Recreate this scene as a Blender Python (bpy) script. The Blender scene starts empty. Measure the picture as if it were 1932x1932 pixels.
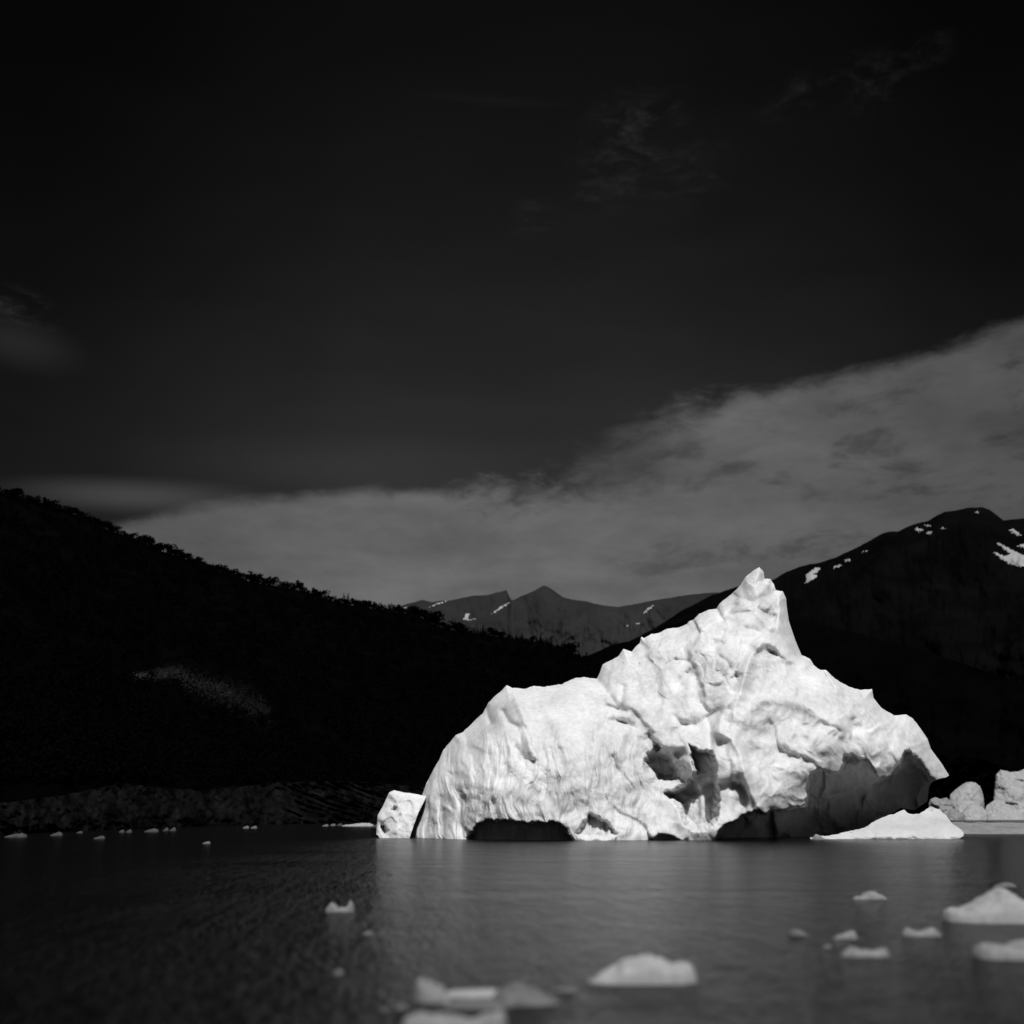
import bpy, math, random
import numpy as np
from mathutils import Vector
from mathutils.bvhtree import BVHTree

# ------------------------------------------------------------------ camera
S = bpy.context.scene
COL = S.collection
F = 2070.0                      # focal length in units of a 1932-unit wide frame
CX = CY = 966.0
HORIZON = 1530.0
CAM_H = 4.0
TH = math.atan((HORIZON - CY) / F)
cd = bpy.data.cameras.new('camera')
cam = bpy.data.objects.new('camera', cd)
COL.objects.link(cam)
cam.location = (0, 0, CAM_H)
cam.rotation_euler = (math.pi / 2 + TH, 0, 0)
cd.sensor_fit = 'HORIZONTAL'
cd.sensor_width = 56.0
cd.lens = 56.0 * F / 1932.0
cd.clip_start = 0.5
cd.clip_end = 60000
cd.dof.use_dof = True
cd.dof.focus_distance = 165.0
cd.dof.aperture_fstop = 0.24
S.camera = cam
S.render.resolution_x = S.render.resolution_y = 1024
S.render.engine = 'CYCLES'
S.render.filter_size = 2.6
S.cycles.diffuse_bounces = 1
S.cycles.glossy_bounces = 2

# ------------------------------------------------------------------ light
SUN_EL, SUN_AZ = 56.0, 169.0        # azimuth clockwise from the view direction (+Y): behind the camera, to the right
se, sa = math.radians(SUN_EL), math.radians(SUN_AZ)
sun_vec = Vector((math.cos(se) * math.sin(sa), math.cos(se) * math.cos(sa), math.sin(se)))
ld = bpy.data.lights.new('sun', 'SUN')
ld.energy = 3.6
ld.angle = math.radians(0.5)
ld.color = (1, 1, 1)                # the photograph is black and white
sun = bpy.data.objects.new('sun', ld)
COL.objects.link(sun)
sun.rotation_euler = sun_vec.to_track_quat('Z', 'Y').to_euler()
S.view_settings.view_transform = 'Standard'
S.view_settings.look = 'None'
S.view_settings.gamma = 1
S.view_settings.exposure = 0.0
S.view_settings.use_curve_mapping = False


def ray(px, py):
    """direction of the sight line through a picture point (numpy friendly), scaled so that y = 1"""
    x = (np.asarray(px, float) - CX) / F
    y = (CY - np.asarray(py, float)) / F
    dy = math.cos(TH) - math.sin(TH) * y
    dz = math.sin(TH) + math.cos(TH) * y
    return x / dy, dz / dy


def P(px, py, Y):
    rx, rz = ray(px, py)
    return rx * Y, Y + 0 * rx, CAM_H + rz * Y


def waterY(py):
    return -CAM_H / ray(CX, py)[1]


def azel(px, py):
    rx, rz = ray(px, py)
    return math.atan2(rx, 1), math.atan2(rz, math.hypot(rx, 1))


# ------------------------------------------------------------------ world
world = bpy.data.worlds.new('World')
S.world = world
world.use_nodes = True
NT = world.node_tree
NT.nodes.clear()


class G:
    """tiny node-graph writer"""
    def __init__(s, nt):
        s.nt = nt

    def n(s, typ, ins=None, **props):
        nd = s.nt.nodes.new(typ)
        for k, v in props.items():
            setattr(nd, k, v)
        if ins:
            for k, v in ins.items():
                s.put(nd.inputs[k], v)
        return nd

    def put(s, sock, v):
        if isinstance(v, bpy.types.NodeSocket):
            s.nt.links.new(v, sock)
        else:
            sock.default_value = v

    def m(s, op, a, b=0.0, c=0.0, clamp=False):
        nd = s.nt.nodes.new('ShaderNodeMath')
        nd.operation = op
        nd.use_clamp = clamp
        for i, v in enumerate((a, b, c)):
            s.put(nd.inputs[i], v)
        return nd.outputs[0]

    def remap(s, v, a, b, c, d, kind='SMOOTHSTEP'):
        nd = s.n('ShaderNodeMapRange', interpolation_type=kind)
        for i, x in enumerate((v, a, b, c, d)):
            s.put(nd.inputs[i], x)
        return nd.outputs[0]

    def noise(s, vec, scale, detail=6, rough=0.55, dist=0.0, dim='3D'):
        nd = s.n('ShaderNodeTexNoise', noise_dimensions=dim)
        if vec is not None:
            s.put(nd.inputs['Vector'], vec)
        nd.inputs['Scale'].default_value = scale
        nd.inputs['Detail'].default_value = detail
        nd.inputs['Roughness'].default_value = rough
        nd.inputs['Distortion'].default_value = dist
        return nd.outputs[0]

    def mix(s, f, a, b):
        # float mix a*(1-f)+b*f
        nd = s.n('ShaderNodeMix', data_type='FLOAT')
        s.put(nd.inputs[0], f)
        s.put(nd.inputs[2], a)
        s.put(nd.inputs[3], b)
        return nd.outputs[0]


def lin(v):
    v = v / 255.0
    return v / 12.92 if v <= 0.04045 else ((v + 0.055) / 1.055) ** 2.4


g = G(NT)
sky = g.n('ShaderNodeTexSky', sky_type='NISHITA')
sky.sun_disc = False
sky.sun_elevation = se
sky.sun_rotation = sa
sky.altitude = 200
sky.air_density = 1.0
sky.dust_density = 0.5
sky.ozone_density = 2.0
sep = g.n('ShaderNodeSeparateColor', {0: sky.outputs[0]})
red = sep.outputs[0]                              # deep red filter: a dark sky
tc = g.n('ShaderNodeTexCoord')
sx = g.n('ShaderNodeSeparateXYZ', {0: tc.outputs['Generated']})
X, Y_, Z = sx.outputs
az = g.m('ARCTAN2', X, Y_)
el = g.m('ARCSINE', Z)
SKY_GAIN, SKY_POW = 0.16, 1.0


def curve(fac, pts, lo, hi, vlo, vhi):
    nd = g.n('ShaderNodeFloatCurve')
    t = g.remap(fac, lo, hi, 0, 1, 'LINEAR')
    g.put(nd.inputs['Value'], t)
    c = nd.mapping.curves[0]
    nd.mapping.use_clip = False
    P_ = [((a - lo) / (hi - lo), (b - vlo) / (vhi - vlo)) for a, b in pts]
    c.points[0].location = P_[0]
    c.points[1].location = P_[-1]
    for p in P_[1:-1]:
        c.points.new(*p)
    nd.mapping.update()
    return g.remap(nd.outputs[0], 0, 1, vlo, vhi, 'LINEAR')


# clear-sky tone: the red channel falls with elevation; lens vignette is painted in as darkening to both sides
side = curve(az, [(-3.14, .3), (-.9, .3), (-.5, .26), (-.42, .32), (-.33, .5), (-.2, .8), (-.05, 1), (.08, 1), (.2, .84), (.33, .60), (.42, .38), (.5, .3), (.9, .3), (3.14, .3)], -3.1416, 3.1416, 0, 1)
tone = curve(el, [(0, lin(62)), (.16, lin(60)), (.23, lin(52)), (.30, lin(46)), (.36, lin(40)), (.44, lin(31)), (.55, lin(22)), (.68, lin(13)), (.85, lin(10)), (1.57, lin(9))], 0, 1.5708, 0, .1)
nish = g.m('DIVIDE', red, 1.0)
vec = g.n('ShaderNodeCombineXYZ', {0: az, 1: el})
vv = vec.outputs[0]


def mapv(rot, sx_, sy_, loc=(0, 0, 0)):
    nd = g.n('ShaderNodeMapping', {0: vv})
    nd.inputs['Rotation'].default_value[2] = rot
    nd.inputs['Scale'].default_value = (sx_, sy_, 1)
    nd.inputs['Location'].default_value = loc
    return nd.outputs[0]


# streaky cirrus veil over everything
streak = g.noise(mapv(-.22, 3, 14), 1.4, 5, .5, .4)
veil = g.remap(streak, .3, .75, .90, 1.12, 'LINEAR')
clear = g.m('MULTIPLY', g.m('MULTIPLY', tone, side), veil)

def blob(px, py, wx, wy, rot=0.0):
    a, e = azel(px, py)
    nd = g.n('ShaderNodeMapping', {0: vv}, vector_type='TEXTURE')
    nd.inputs['Location'].default_value = (a, e, 0)
    nd.inputs['Rotation'].default_value[2] = rot
    nd.inputs['Scale'].default_value = (wx / F, wy / F, 1)
    l = g.n('ShaderNodeVectorMath', {0: nd.outputs[0]}, operation='LENGTH')
    return g.remap(l.outputs['Value'], 0, 1, 1, 0)


# long cloud bank: traced upper edge, in azimuth and elevation
edge_px = [(60, 1030), (200, 996), (300, 968), (400, 948), (500, 938), (600, 930), (700, 924), (790, 926), (880, 918), (980, 915), (1080, 905), (1150, 868), (1220, 812), (1290, 778),
           (1400, 748), (1500, 729), (1600, 706), (1700, 680), (1780, 657), (1840, 628), (1890, 612), (1932, 606)]
eh = [azel(*p) for p in edge_px]
eh = [(-3.14, .1), (-.8, .12), (-.47, .15)] + eh + [(.5, eh[-1][1] + .01), (.8, eh[-1][1] - .02), (3.14, .2)]
edge = curve(az, eh, -3.1416, 3.1416, 0, .6)
n1 = g.noise(mapv(-.1, 1, 1.9), 9, 7, .6, .3)
n2 = g.noise(mapv(-.15, 1, 2.2), 28, 6, .62, .5)
# ragged, broken edge in the middle, crisp smooth edges left and right
a0, a1 = azel(820, 950)[0], azel(900, 950)[0]
a2, a3 = azel(1240, 950)[0], azel(1480, 950)[0]
rag = g.m('MULTIPLY', g.remap(az, a0, a1, 0, 1), g.remap(az, a2, a3, 1, .12))
wob = g.m('MULTIPLY', g.m('SUBTRACT', n1, .5), g.m('ADD', .012, g.m('MULTIPLY', rag, .085)))
wob2 = g.m('MULTIPLY', g.m('SUBTRACT', n2, .5), g.m('ADD', .012, g.m('MULTIPLY', rag, .06)))
below = g.m('ADD', g.m('SUBTRACT', edge, el), g.m('ADD', wob, wob2))
soft = g.m('ADD', .010, g.m('ADD', g.m('MULTIPLY', rag, .022), g.m('MULTIPLY', blob(1190, 850, 200, 160, 0), .06)))
bank = g.m('DIVIDE', below, soft, clamp=False)
bank = g.remap(bank, -.6, 1.0, 0, 1)
# dark holes and mottling inside the bank on the right
hole_zone = g.m('MULTIPLY', g.remap(az, azel(1080, 900)[0], azel(1250, 900)[0], 0, 1),
                g.m('MULTIPLY', g.remap(below, .005, .035, 0, 1), g.remap(below, .15, .20, 1, 0)))
n3 = g.noise(mapv(-.12, 1, 2.4, (3, 1, 0)), 13, 6, .6, .3)
holes = g.m('MULTIPLY', g.remap(n3, .5, .68, 0, .5), hole_zone)
n4 = g.noise(mapv(-.1, 1, 3.2, (7, 2, 0)), 7, 6, .55, .2)
body = g.m('MULTIPLY', g.remap(n4, .25, .75, lin(88), lin(113), 'LINEAR'), g.remap(n2, .3, .7, .93, 1.07, 'LINEAR'))
body = g.m('MULTIPLY', body, g.remap(below, .0, .2, .92, 1.0))
sidec = g.m('ADD', .50, g.m('MULTIPLY', side, .52))  # weaker share of the painted vignette, for the cloud bank
low = g.remap(az, azel(1100, 1000)[0], azel(1300, 1000)[0], 1, .95)      # the bank is thinner towards the right
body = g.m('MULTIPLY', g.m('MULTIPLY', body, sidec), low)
bank = g.m('MULTIPLY', bank, g.m('SUBTRACT', 1, holes))


wn = g.noise(mapv(.5, 1, 2.6, (1, 5, 0)), 22, 7, .62, .6)
wn2 = g.noise(mapv(.45, 1, 1.8, (4, 2, 0)), 60, 5, .6, .3)
wisp = g.m('MULTIPLY', g.remap(wn, .40, .68, 0, 1), g.remap(wn2, .35, .65, .35, 1.3))
high = clear
for (px, py, wx, wy, rot, amt, usen) in [
        (1560, 165, 200, 55, .12, .0085, 1), (1190, 260, 170, 110, .35, .012, 1), (1290, 330, 150, 90, .2, .006, 1), (1010, 415, 90, 50, 0, .008, 1),
        (1130, 375, 110, 50, .1, .007, 1), (1700, 130, 190, 60, .3, .005, 1), (930, 190, 230, 14, -.05, .002, 0),
        (10, 575, 130, 45, -.1, .02, 1), (30, 645, 150, 60, -.1, .012, 0), (250, 935, 290, 42, .05, .040, 0), (620, 870, 520, 70, .07, .006, 0)]:
    b = blob(px, py, wx, wy, rot)
    if usen:
        b = g.m('MULTIPLY', b, wisp)
    high = g.m('ADD', high, g.m('MULTIPLY', b, amt))
val = g.mix(bank, high, body)
# the physical sky supplies the overall level (normalised at the middle of the view)
grey = g.n('ShaderNodeCombineColor', {0: val, 1: val, 2: val})
nishc = g.n('ShaderNodeCombineColor', {0: nish, 1: nish, 2: nish})
bg1 = g.n('ShaderNodeBackground', {'Color': nishc.outputs[0], 'Strength': 0.0004})
bg2 = g.n('ShaderNodeBackground', {'Color': grey.outputs[0], 'Strength': 1.0})
add = g.n('ShaderNodeAddShader', {0: bg1.outputs[0], 1: bg2.outputs[0]})
g.n('ShaderNodeOutputWorld', {'Surface': add.outputs[0]})


# ------------------------------------------------------------------ helpers
def tag(o, label=None, cat=None, group=None, kind=None):
    if label: o['label'] = label
    if cat: o['category'] = cat
    if group: o['group'] = group
    if kind: o['kind'] = kind
    return o


def mesh_obj(name, verts, faces, mat, parent=None, smooth=True):
    me = bpy.data.meshes.new(name)
    verts = np.asarray(verts, np.float32)
    faces = np.asarray(faces, np.int32)
    k = faces.shape[1]
    me.vertices.add(len(verts))
    me.vertices.foreach_set('co', verts.ravel())
    me.loops.add(faces.size)
    me.loops.foreach_set('vertex_index', faces.ravel())
    me.polygons.add(len(faces))
    me.polygons.foreach_set('loop_start', np.arange(0, faces.size, k, dtype=np.int32))
    me.update(calc_edges=True)
    me.validate()
    if smooth:
        me.polygons.foreach_set('use_smooth', np.ones(len(me.polygons), bool))
    me.materials.append(mat)
    o = bpy.data.objects.new(name, me)
    COL.objects.link(o)
    if parent: o.parent = parent
    return o


def grid_faces(nr, nc, off=0, flip=False):
    r, c = np.meshgrid(np.arange(nr - 1), np.arange(nc - 1), indexing='ij')
    a = off + r * nc + c
    q = np.stack([a, a + nc, a + nc + 1, a + 1], -1).reshape(-1, 4)
    return q[:, ::-1] if flip else q


def _hash(ix, iy, seed):
    h = (ix.astype(np.int64) * 374761393 + iy.astype(np.int64) * 668265263 + seed * 974711) & 0xffffffff
    h = ((h ^ (h >> 13)) * 1274126177) & 0xffffffff
    return ((h ^ (h >> 16)) & 0xffffff) / float(0xffffff)


def perlin(x, y, seed=0):
    x = np.asarray(x, float); y = np.asarray(y, float)
    ix, iy = np.floor(x), np.floor(y)
    fx, fy = x - ix, y - iy
    ux, uy = fx * fx * fx * (fx * (fx * 6 - 15) + 10), fy * fy * fy * (fy * (fy * 6 - 15) + 10)
    r = 0
    for dx in (0, 1):
        for dy in (0, 1):
            a = _hash(ix + dx, iy + dy, seed) * 2 * math.pi
            d = np.cos(a) * (fx - dx) + np.sin(a) * (fy - dy)
            r = r + d * (ux if dx else 1 - ux) * (uy if dy else 1 - uy)
    return r * 1.5


def fbm(x, y, oct=5, gain=.5, seed=0, ridged=False):
    s, a = 0, 1.0
    for i in range(oct):
        n = perlin(x * 2 ** i + 17.3 * i, y * 2 ** i - 9.1 * i, seed + i)
        s = s + a * ((1 - 2 * np.abs(n)) if ridged else n)
        a *= gain
    return s


def facets(x, y, seed=0, amp=1.0, sharp=16.0):
    """piecewise planar cells: the chiselled look of broken ice; x, y in cell units"""
    ix, iy = np.floor(x), np.floor(y)
    out = np.zeros(np.shape(x)); wsum = out + 1e-9
    for dx in (-1, 0, 1):
        for dy in (-1, 0, 1):
            cx = ix + dx + .1 + .8 * _hash(ix + dx, iy + dy, seed)
            cy = iy + dy + .1 + .8 * _hash(ix + dx, iy + dy, seed + 1)
            d = (x - cx) ** 2 + (y - cy) ** 2
            v = ((x - cx) * (_hash(ix + dx, iy + dy, seed + 2) - .5) + (y - cy) * (_hash(ix + dx, iy + dy, seed + 3) - .5)) * 2 \
                + .7 * (_hash(ix + dx, iy + dy, seed + 4) - .5)
            w = np.exp(-sharp * d)
            out = out + w * v
            wsum = wsum + w
    out = out / wsum
    return out * amp


def ss(a, b, x):
    t = np.clip((x - a) / (b - a), 0, 1)
    return t * t * (3 - 2 * t)


def poly_sd(px, py, poly):
    """signed distance to a polygon, positive inside"""
    poly = np.asarray(poly, float)
    d = np.full(px.shape, 1e9)
    inside = np.zeros(px.shape, bool)
    n = len(poly)
    for i in range(n):
        x0, y0 = poly[i]; x1, y1 = poly[(i + 1) % n]
        ex, ey = x1 - x0, y1 - y0
        t = np.clip(((px - x0) * ex + (py - y0) * ey) / (ex * ex + ey * ey + 1e-9), 0, 1)
        d = np.minimum(d, np.hypot(px - x0 - t * ex, py - y0 - t * ey))
        cond = ((y0 > py) != (y1 > py)) & (px < (x1 - x0) * (py - y0) / (y1 - y0 + 1e-12) + x0)
        inside ^= cond
    return np.where(inside, d, -d)


def line_d(px, py, pts):
    d = np.full(px.shape, 1e9)
    for (x0, y0), (x1, y1) in zip(pts[:-1], pts[1:]):
        ex, ey = x1 - x0, y1 - y0
        t = np.clip(((px - x0) * ex + (py - y0) * ey) / (ex * ex + ey * ey + 1e-9), 0, 1)
        d = np.minimum(d, np.hypot(px - x0 - t * ex, py - y0 - t * ey))
    return d


def rbf(ctrl, px, py):
    """thin-plate surface through (px, py, value) points"""
    c = np.asarray(ctrl, float)
    X_ = c[:, :2] / 300.0

    def k(r2):
        return np.where(r2 > 0, r2 * np.log(r2 + 1e-12), 0) * .5
    A = k(((X_[:, None] - X_[None]) ** 2).sum(-1)) + np.eye(len(c)) * 1e-3
    Pm = np.c_[np.ones(len(c)), X_]
    M = np.block([[A, Pm], [Pm.T, np.zeros((3, 3))]])
    w = np.linalg.solve(M, np.r_[c[:, 2], 0, 0, 0])
    q = np.stack([px.ravel(), py.ravel()], -1) / 300.0
    out = w[-3] + q @ w[-2:]
    for i in range(len(c)):
        out = out + w[i] * k(((q - X_[i]) ** 2).sum(-1))
    return out.reshape(px.shape)


# ------------------------------------------------------------------ materials (all neutral greys)
def new_mat(name):
    m = bpy.data.materials.new(name)
    m.use_nodes = True
    m.node_tree.nodes.clear()
    return m, G(m.node_tree)


def finish(gg, base, rough, spec=.3, normal=None, **kw):
    b = gg.n('ShaderNodeBsdfPrincipled')
    c = gg.n('ShaderNodeCombineColor', {0: base, 1: base, 2: base})
    gg.put(b.inputs['Base Color'], c.outputs[0])
    gg.put(b.inputs['Roughness'], rough)
    b.inputs['Specular IOR Level'].default_value = spec
    if normal is not None: gg.put(b.inputs['Normal'], normal)
    for k, v in kw.items(): gg.put(b.inputs[k], v)
    gg.n('ShaderNodeOutputMaterial', {'Surface': b.outputs[0]})
    return b


def ice_mat(name, lo, hi, scale=1.0, bump=.5, dirt=0.0, sss=0.0):
    m, q = new_mat(name)
    t = q.n('ShaderNodeTexCoord').outputs['Object']
    a = q.noise(t, .12 * scale, 8, .6, .4)
    b = q.noise(t, 1.1 * scale, 6, .65)
    mp = q.n('ShaderNodeMapping', {0: t})
    mp.inputs['Scale'].default_value = (1.6 * scale, 1.6 * scale, .16 * scale)
    c = q.noise(mp.outputs[0], 1.0, 6, .6, .3)
    v = q.m('ADD', q.m('MULTIPLY', a, .5), q.m('ADD', q.m('MULTIPLY', b, .2), q.m('MULTIPLY', c, .3)))
    base = q.remap(v, .38, .60, lo, hi, 'LINEAR')
    if dirt:
        d = q.remap(q.noise(t, .35 * scale, 8, .7, 1.0), .62, .72, 0, dirt)
        base = q.m('MULTIPLY', base, q.m('SUBTRACT', 1, d))
    h = q.m('ADD', q.noise(t, 2.2 * scale, 8, .68), q.m('MULTIPLY', q.noise(mp.outputs[0], 2.0, 5, .6), .6))
    bp = q.n('ShaderNodeBump', {'Height': h, 'Strength': bump, 'Distance': .35 / scale})
    kw = {'Subsurface Weight': sss, 'Subsurface Scale': 1.0, 'Subsurface Radius': (1, 1, 1)} if sss else {}
    finish(q, base, .62, .2, bp.outputs[0], **kw)
    return m


ICE = ice_mat('glacier_ice', .58, .87, 1, .16, .06, .7)
ICE_SMALL = ice_mat('floating_ice', .29, .44, 4, .3)  # floe grey lowered: lens vignette put into the colour
ICE_FAR = ice_mat('distant_ice', .045, .085, 1, .4)
ICE_SHELF = ice_mat('snowy_ice', .52, .66, 2, .1)
ICE_VIGNETTED = ice_mat('vignetted_ice', .18, .32, 5, .3)  # darker grey again, vignette dimming carried by the ice colour
ICE_DIM = ice_mat('awash_ice', .10, .19, 5, .3)


def rock_mat(name, lo, hi, scale, bump=.6, dist=4.0):
    m, q = new_mat(name)
    t = q.n('ShaderNodeTexCoord').outputs['Object']
    a = q.noise(t, scale, 9, .62, .5)
    base = q.remap(a, .35, .68, lo, hi, 'LINEAR')
    bp = q.n('ShaderNodeBump', {'Height': q.noise(t, scale * 4, 8, .65), 'Strength': bump, 'Distance': dist})
    finish(q, base, .9, .0, bp.outputs[0])
    return m


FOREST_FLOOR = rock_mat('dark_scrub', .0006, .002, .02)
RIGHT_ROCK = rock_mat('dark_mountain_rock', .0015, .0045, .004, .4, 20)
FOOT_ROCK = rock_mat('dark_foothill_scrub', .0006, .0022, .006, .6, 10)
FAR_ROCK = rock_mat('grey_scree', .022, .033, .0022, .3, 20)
SHORE_ROCK = rock_mat('shore_rock', .001, .013, .10, .7, 1.2)
SNOW = ice_mat('old_snow', .28, .45, .02, .2)


def leaf_mat(name, lo, hi):
    m, q = new_mat(name)
    oi = q.n('ShaderNodeObjectInfo')
    t = q.n('ShaderNodeTexCoord').outputs['Object']
    v = q.m('ADD', q.m('MULTIPLY', oi.outputs['Random'], .5), q.m('MULTIPLY', q.noise(t, .5, 4), .6))
    finish(q, q.remap(v, .1, .9, lo, hi, 'LINEAR'), .9, 0.0)
    return m


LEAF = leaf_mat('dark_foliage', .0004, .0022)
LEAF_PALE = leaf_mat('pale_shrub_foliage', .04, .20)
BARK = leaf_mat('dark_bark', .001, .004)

# ------------------------------------------------------------------ water
m, q = new_mat('lake_water')
t = q.n('ShaderNodeTexCoord').outputs['Object']


def mp(sx_, sy_, rot=0):
    nd = q.n('ShaderNodeMapping', {0: t})
    nd.inputs['Scale'].default_value = (sx_, sy_, 1)
    nd.inputs['Rotation'].default_value[2] = rot
    return nd.outputs[0]


w1 = q.noise(mp(4.6, 1.7, .12), 1.0, 5, .6, .4)
w2 = q.noise(mp(1.1, .22, -.1), 1.0, 4, .55, .3)
w3 = q.noise(mp(7, 3, .3), 1.0, 3, .6)
calm = q.remap(q.noise(mp(.03, .04, .05), 1.0, 6, .65, .6), .35, .65, .55, 1.4, 'LINEAR')
hh = q.m('MULTIPLY', q.m('ADD', q.m('ADD', w1, q.m('MULTIPLY', w2, 1.5)), q.m('MULTIPLY', w3, .22)), calm)
bp = q.n('ShaderNodeBump', {'Height': hh, 'Strength': 1.0, 'Distance': .48})
WB = finish(q, .003, .17, .5, bp.outputs[0], IOR=1.16)
WATER = m
ww = 30000
vs, fs = [], []
xs = np.array([-ww, -3000, -800, -200, 0, 200, 800, 3000, ww]); ys = np.array([-3000, -200, 0, 60, 200, 600, 2000, 8000, ww])
gx, gy = np.meshgrid(xs, ys)
water = mesh_obj('water', np.stack([gx, gy, 0 * gx], -1).reshape(-1, 3), grid_faces(len(ys), len(xs), flip=True), WATER)
tag(water, 'dark rippled lake water filling the foreground', kind='structure')


# ------------------------------------------------------------------ relief bodies (icebergs, rock shores)
def relief_body(name, top, bot, relief, Y0, thick, mat, step=1.5, rows=None, back_rows=24, wig=0.0, seed=0):
    """closed body; its outline against the view is given by top and bottom curves, its front by relief(px, py) metres towards the lake's near side"""
    top = np.asarray(top, float); bot = np.asarray(bot, float)
    x0, x1 = max(top[0, 0], bot[0, 0]), min(top[-1, 0], bot[-1, 0])
    nc = max(12, int((x1 - x0) / step))
    xs = np.linspace(x0, x1, nc)
    yt = np.interp(xs, top[:, 0], top[:, 1])
    yb = np.interp(xs, bot[:, 0], bot[:, 1])
    if wig:
        yt = yt + wig * fbm(xs / 14.0, xs * 0 + seed, 4, .6, seed)
    ya, yz = yt.min(), yb.max()
    nr = rows or max(10, int((yz - ya) / step))
    v = np.linspace(0, 1, nr)[:, None]
    gy_ = ya + (yz - ya) * v + 0 * xs[None]
    py = np.clip(gy_, yt[None], yb[None])                # an even grid, clipped to the outline
    px = np.repeat(xs[None], nr, 0)
    R = relief(px, py)
    fx, fy, fz = P(px, py, Y0 - R)
    front = np.stack([fx, fy, fz], -1)
    vb = np.linspace(0, 1, back_rows)[1:-1][:, None]
    pyb = yt[None] + (yb - yt)[None] * vb
    pxb = np.repeat(xs[None], back_rows - 2, 0)
    Re = R[0][None] * (1 - vb) + R[-1][None] * vb
    endf = np.sqrt(np.clip(1 - np.abs(2 * (xs - x0) / (x1 - x0) - 1) ** 6, 0, 1))[None]
    Rb = Re - thick * np.sin(np.pi * np.clip(vb, 0, 1)) ** .6 * endf * (1 + .25 * fbm(pxb / 90., pyb / 90., 4, .5, seed + 9))
    fi = np.clip(((pyb - ya) / (yz - ya) * (nr - 1)).astype(int), 0, nr - 1)
    Rb = np.minimum(Rb, R[fi, np.arange(nc)[None]] - .6 * endf)
    bx, by, bz = P(pxb, pyb, Y0 - Rb)
    back = np.stack([bx, by, bz], -1)
    verts = np.concatenate([front.reshape(-1, 3), back.reshape(-1, 3)])
    nb = back_rows - 2
    idx = np.concatenate([np.arange(nc)[None], nr * nc + np.arange(nb * nc).reshape(nb, nc), ((nr - 1) * nc + np.arange(nc))[None]])
    a = idx[:-1, :-1]; b = idx[1:, :-1]; c = idx[1:, 1:]; d = idx[:-1, 1:]
    fb = np.stack([a, d, c, b], -1).reshape(-1, 4)
    ends = []
    for col, fl in ((0, False), (nc - 1, True)):
        fr = [i * nc + col for i in range(nr)]
        bk = list(idx[:, col])
        j = 0
        for i in range(nr - 1):
            tq = np.clip((py[i + 1, col] - yt[col]) / max(yb[col] - yt[col], 1e-6), 0, 1)
            jn = int(round(tq * (len(bk) - 1)))
            qd = [fr[i], fr[i + 1], bk[jn], bk[j]]
            ends.append(qd if fl else qd[::-1])
            j = jn
    ff = grid_faces(nr, nc)
    faces = np.concatenate([ff, fb, np.array(ends)])
    remap = np.arange(len(verts))
    I, J = np.meshgrid(np.arange(nr), np.arange(nc), indexing='ij')
    remap[:nr * nc] = np.where(gy_ <= yt[None], J, np.where(gy_ >= yb[None], (nr - 1) * nc + J, I * nc + J)).ravel()
    remap[:nc] = np.arange(nc); remap[(nr - 1) * nc:nr * nc] = (nr - 1) * nc + np.arange(nc)
    faces = remap[faces]
    tris = np.concatenate([faces[:, [0, 1, 2]], faces[:, [0, 2, 3]]])
    faces = tris[(tris[:, 0] != tris[:, 1]) & (tris[:, 1] != tris[:, 2]) & (tris[:, 0] != tris[:, 2])]
    used, inv = np.unique(faces, return_inverse=True)
    verts, faces = verts[used], inv.reshape(-1, 3)
    return mesh_obj(name, verts, faces, mat)


def c1(pts): return [(679.2 + x * .3125, 1041.5 + y * .3125) for x, y in pts]      # notes taken on enlarged crops
def c2(pts): return [(1237.7 + x * .3125, 1041.5 + y * .3125) for x, y in pts]
def c4(pts): return [(1630.2 + x * .15625, 1358.5 + y * .15625) for x, y in pts]


top = c1([(268, 1740), (274, 1700), (290, 1650), (310, 1605), (333, 1575), (348, 1545), (370, 1480), (400, 1400), (440, 1320), (480, 1250), (500, 1200), (540, 1150), (580, 1105), (620, 1088), (660, 1050), (700, 1010),
          (740, 975), (760, 940), (775, 910), (820, 865), (850, 840), (885, 805), (920, 820), (1000, 825), (1050, 808), (1110, 815), (1170, 803), (1220, 798), (1265, 775),
          (1300, 762), (1350, 755), (1430, 765), (1447, 730), (1465, 680), (1510, 655), (1560, 630), (1590, 585), (1640, 602), (1665, 570), (1690, 550), (1697, 512),
          (1715, 520), (1760, 495)]) + \
    c2([(26, 485), (70, 462), (140, 455), (185, 435), (200, 418), (220, 412), (260, 375), (310, 352), (365, 340), (385, 310), (460, 250), (510, 200), (540, 150), (580, 118),
        (622, 90), (650, 118), (655, 160), (690, 162), (712, 195), (722, 230), (765, 237), (785, 280), (790, 340), (803, 420), (820, 470), (840, 530), (880, 625), (905, 632),
        (930, 645), (950, 680), (990, 712), (1025, 712), (1060, 745), (1110, 785), (1170, 815), (1230, 832), (1305, 828), (1312, 880), (1360, 940), (1440, 988), (1510, 980),
        (1550, 1005), (1600, 1070), (1640, 1130), (1660, 1190), (1720, 1270), (1768, 1345)])
bot = [(762, 1612), (1500, 1612)] + c2([(930, 1720), (1000, 1705), (1060, 1700), (1150, 1690), (1240, 1672), (1335, 1652), (1350, 1610), (1400, 1590), (1480, 1545), (1560, 1560),
                                         (1600, 1530), (1640, 1505), (1648, 1420), (1665, 1390), (1700, 1372), (1755, 1360), (1768, 1350)])
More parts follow.
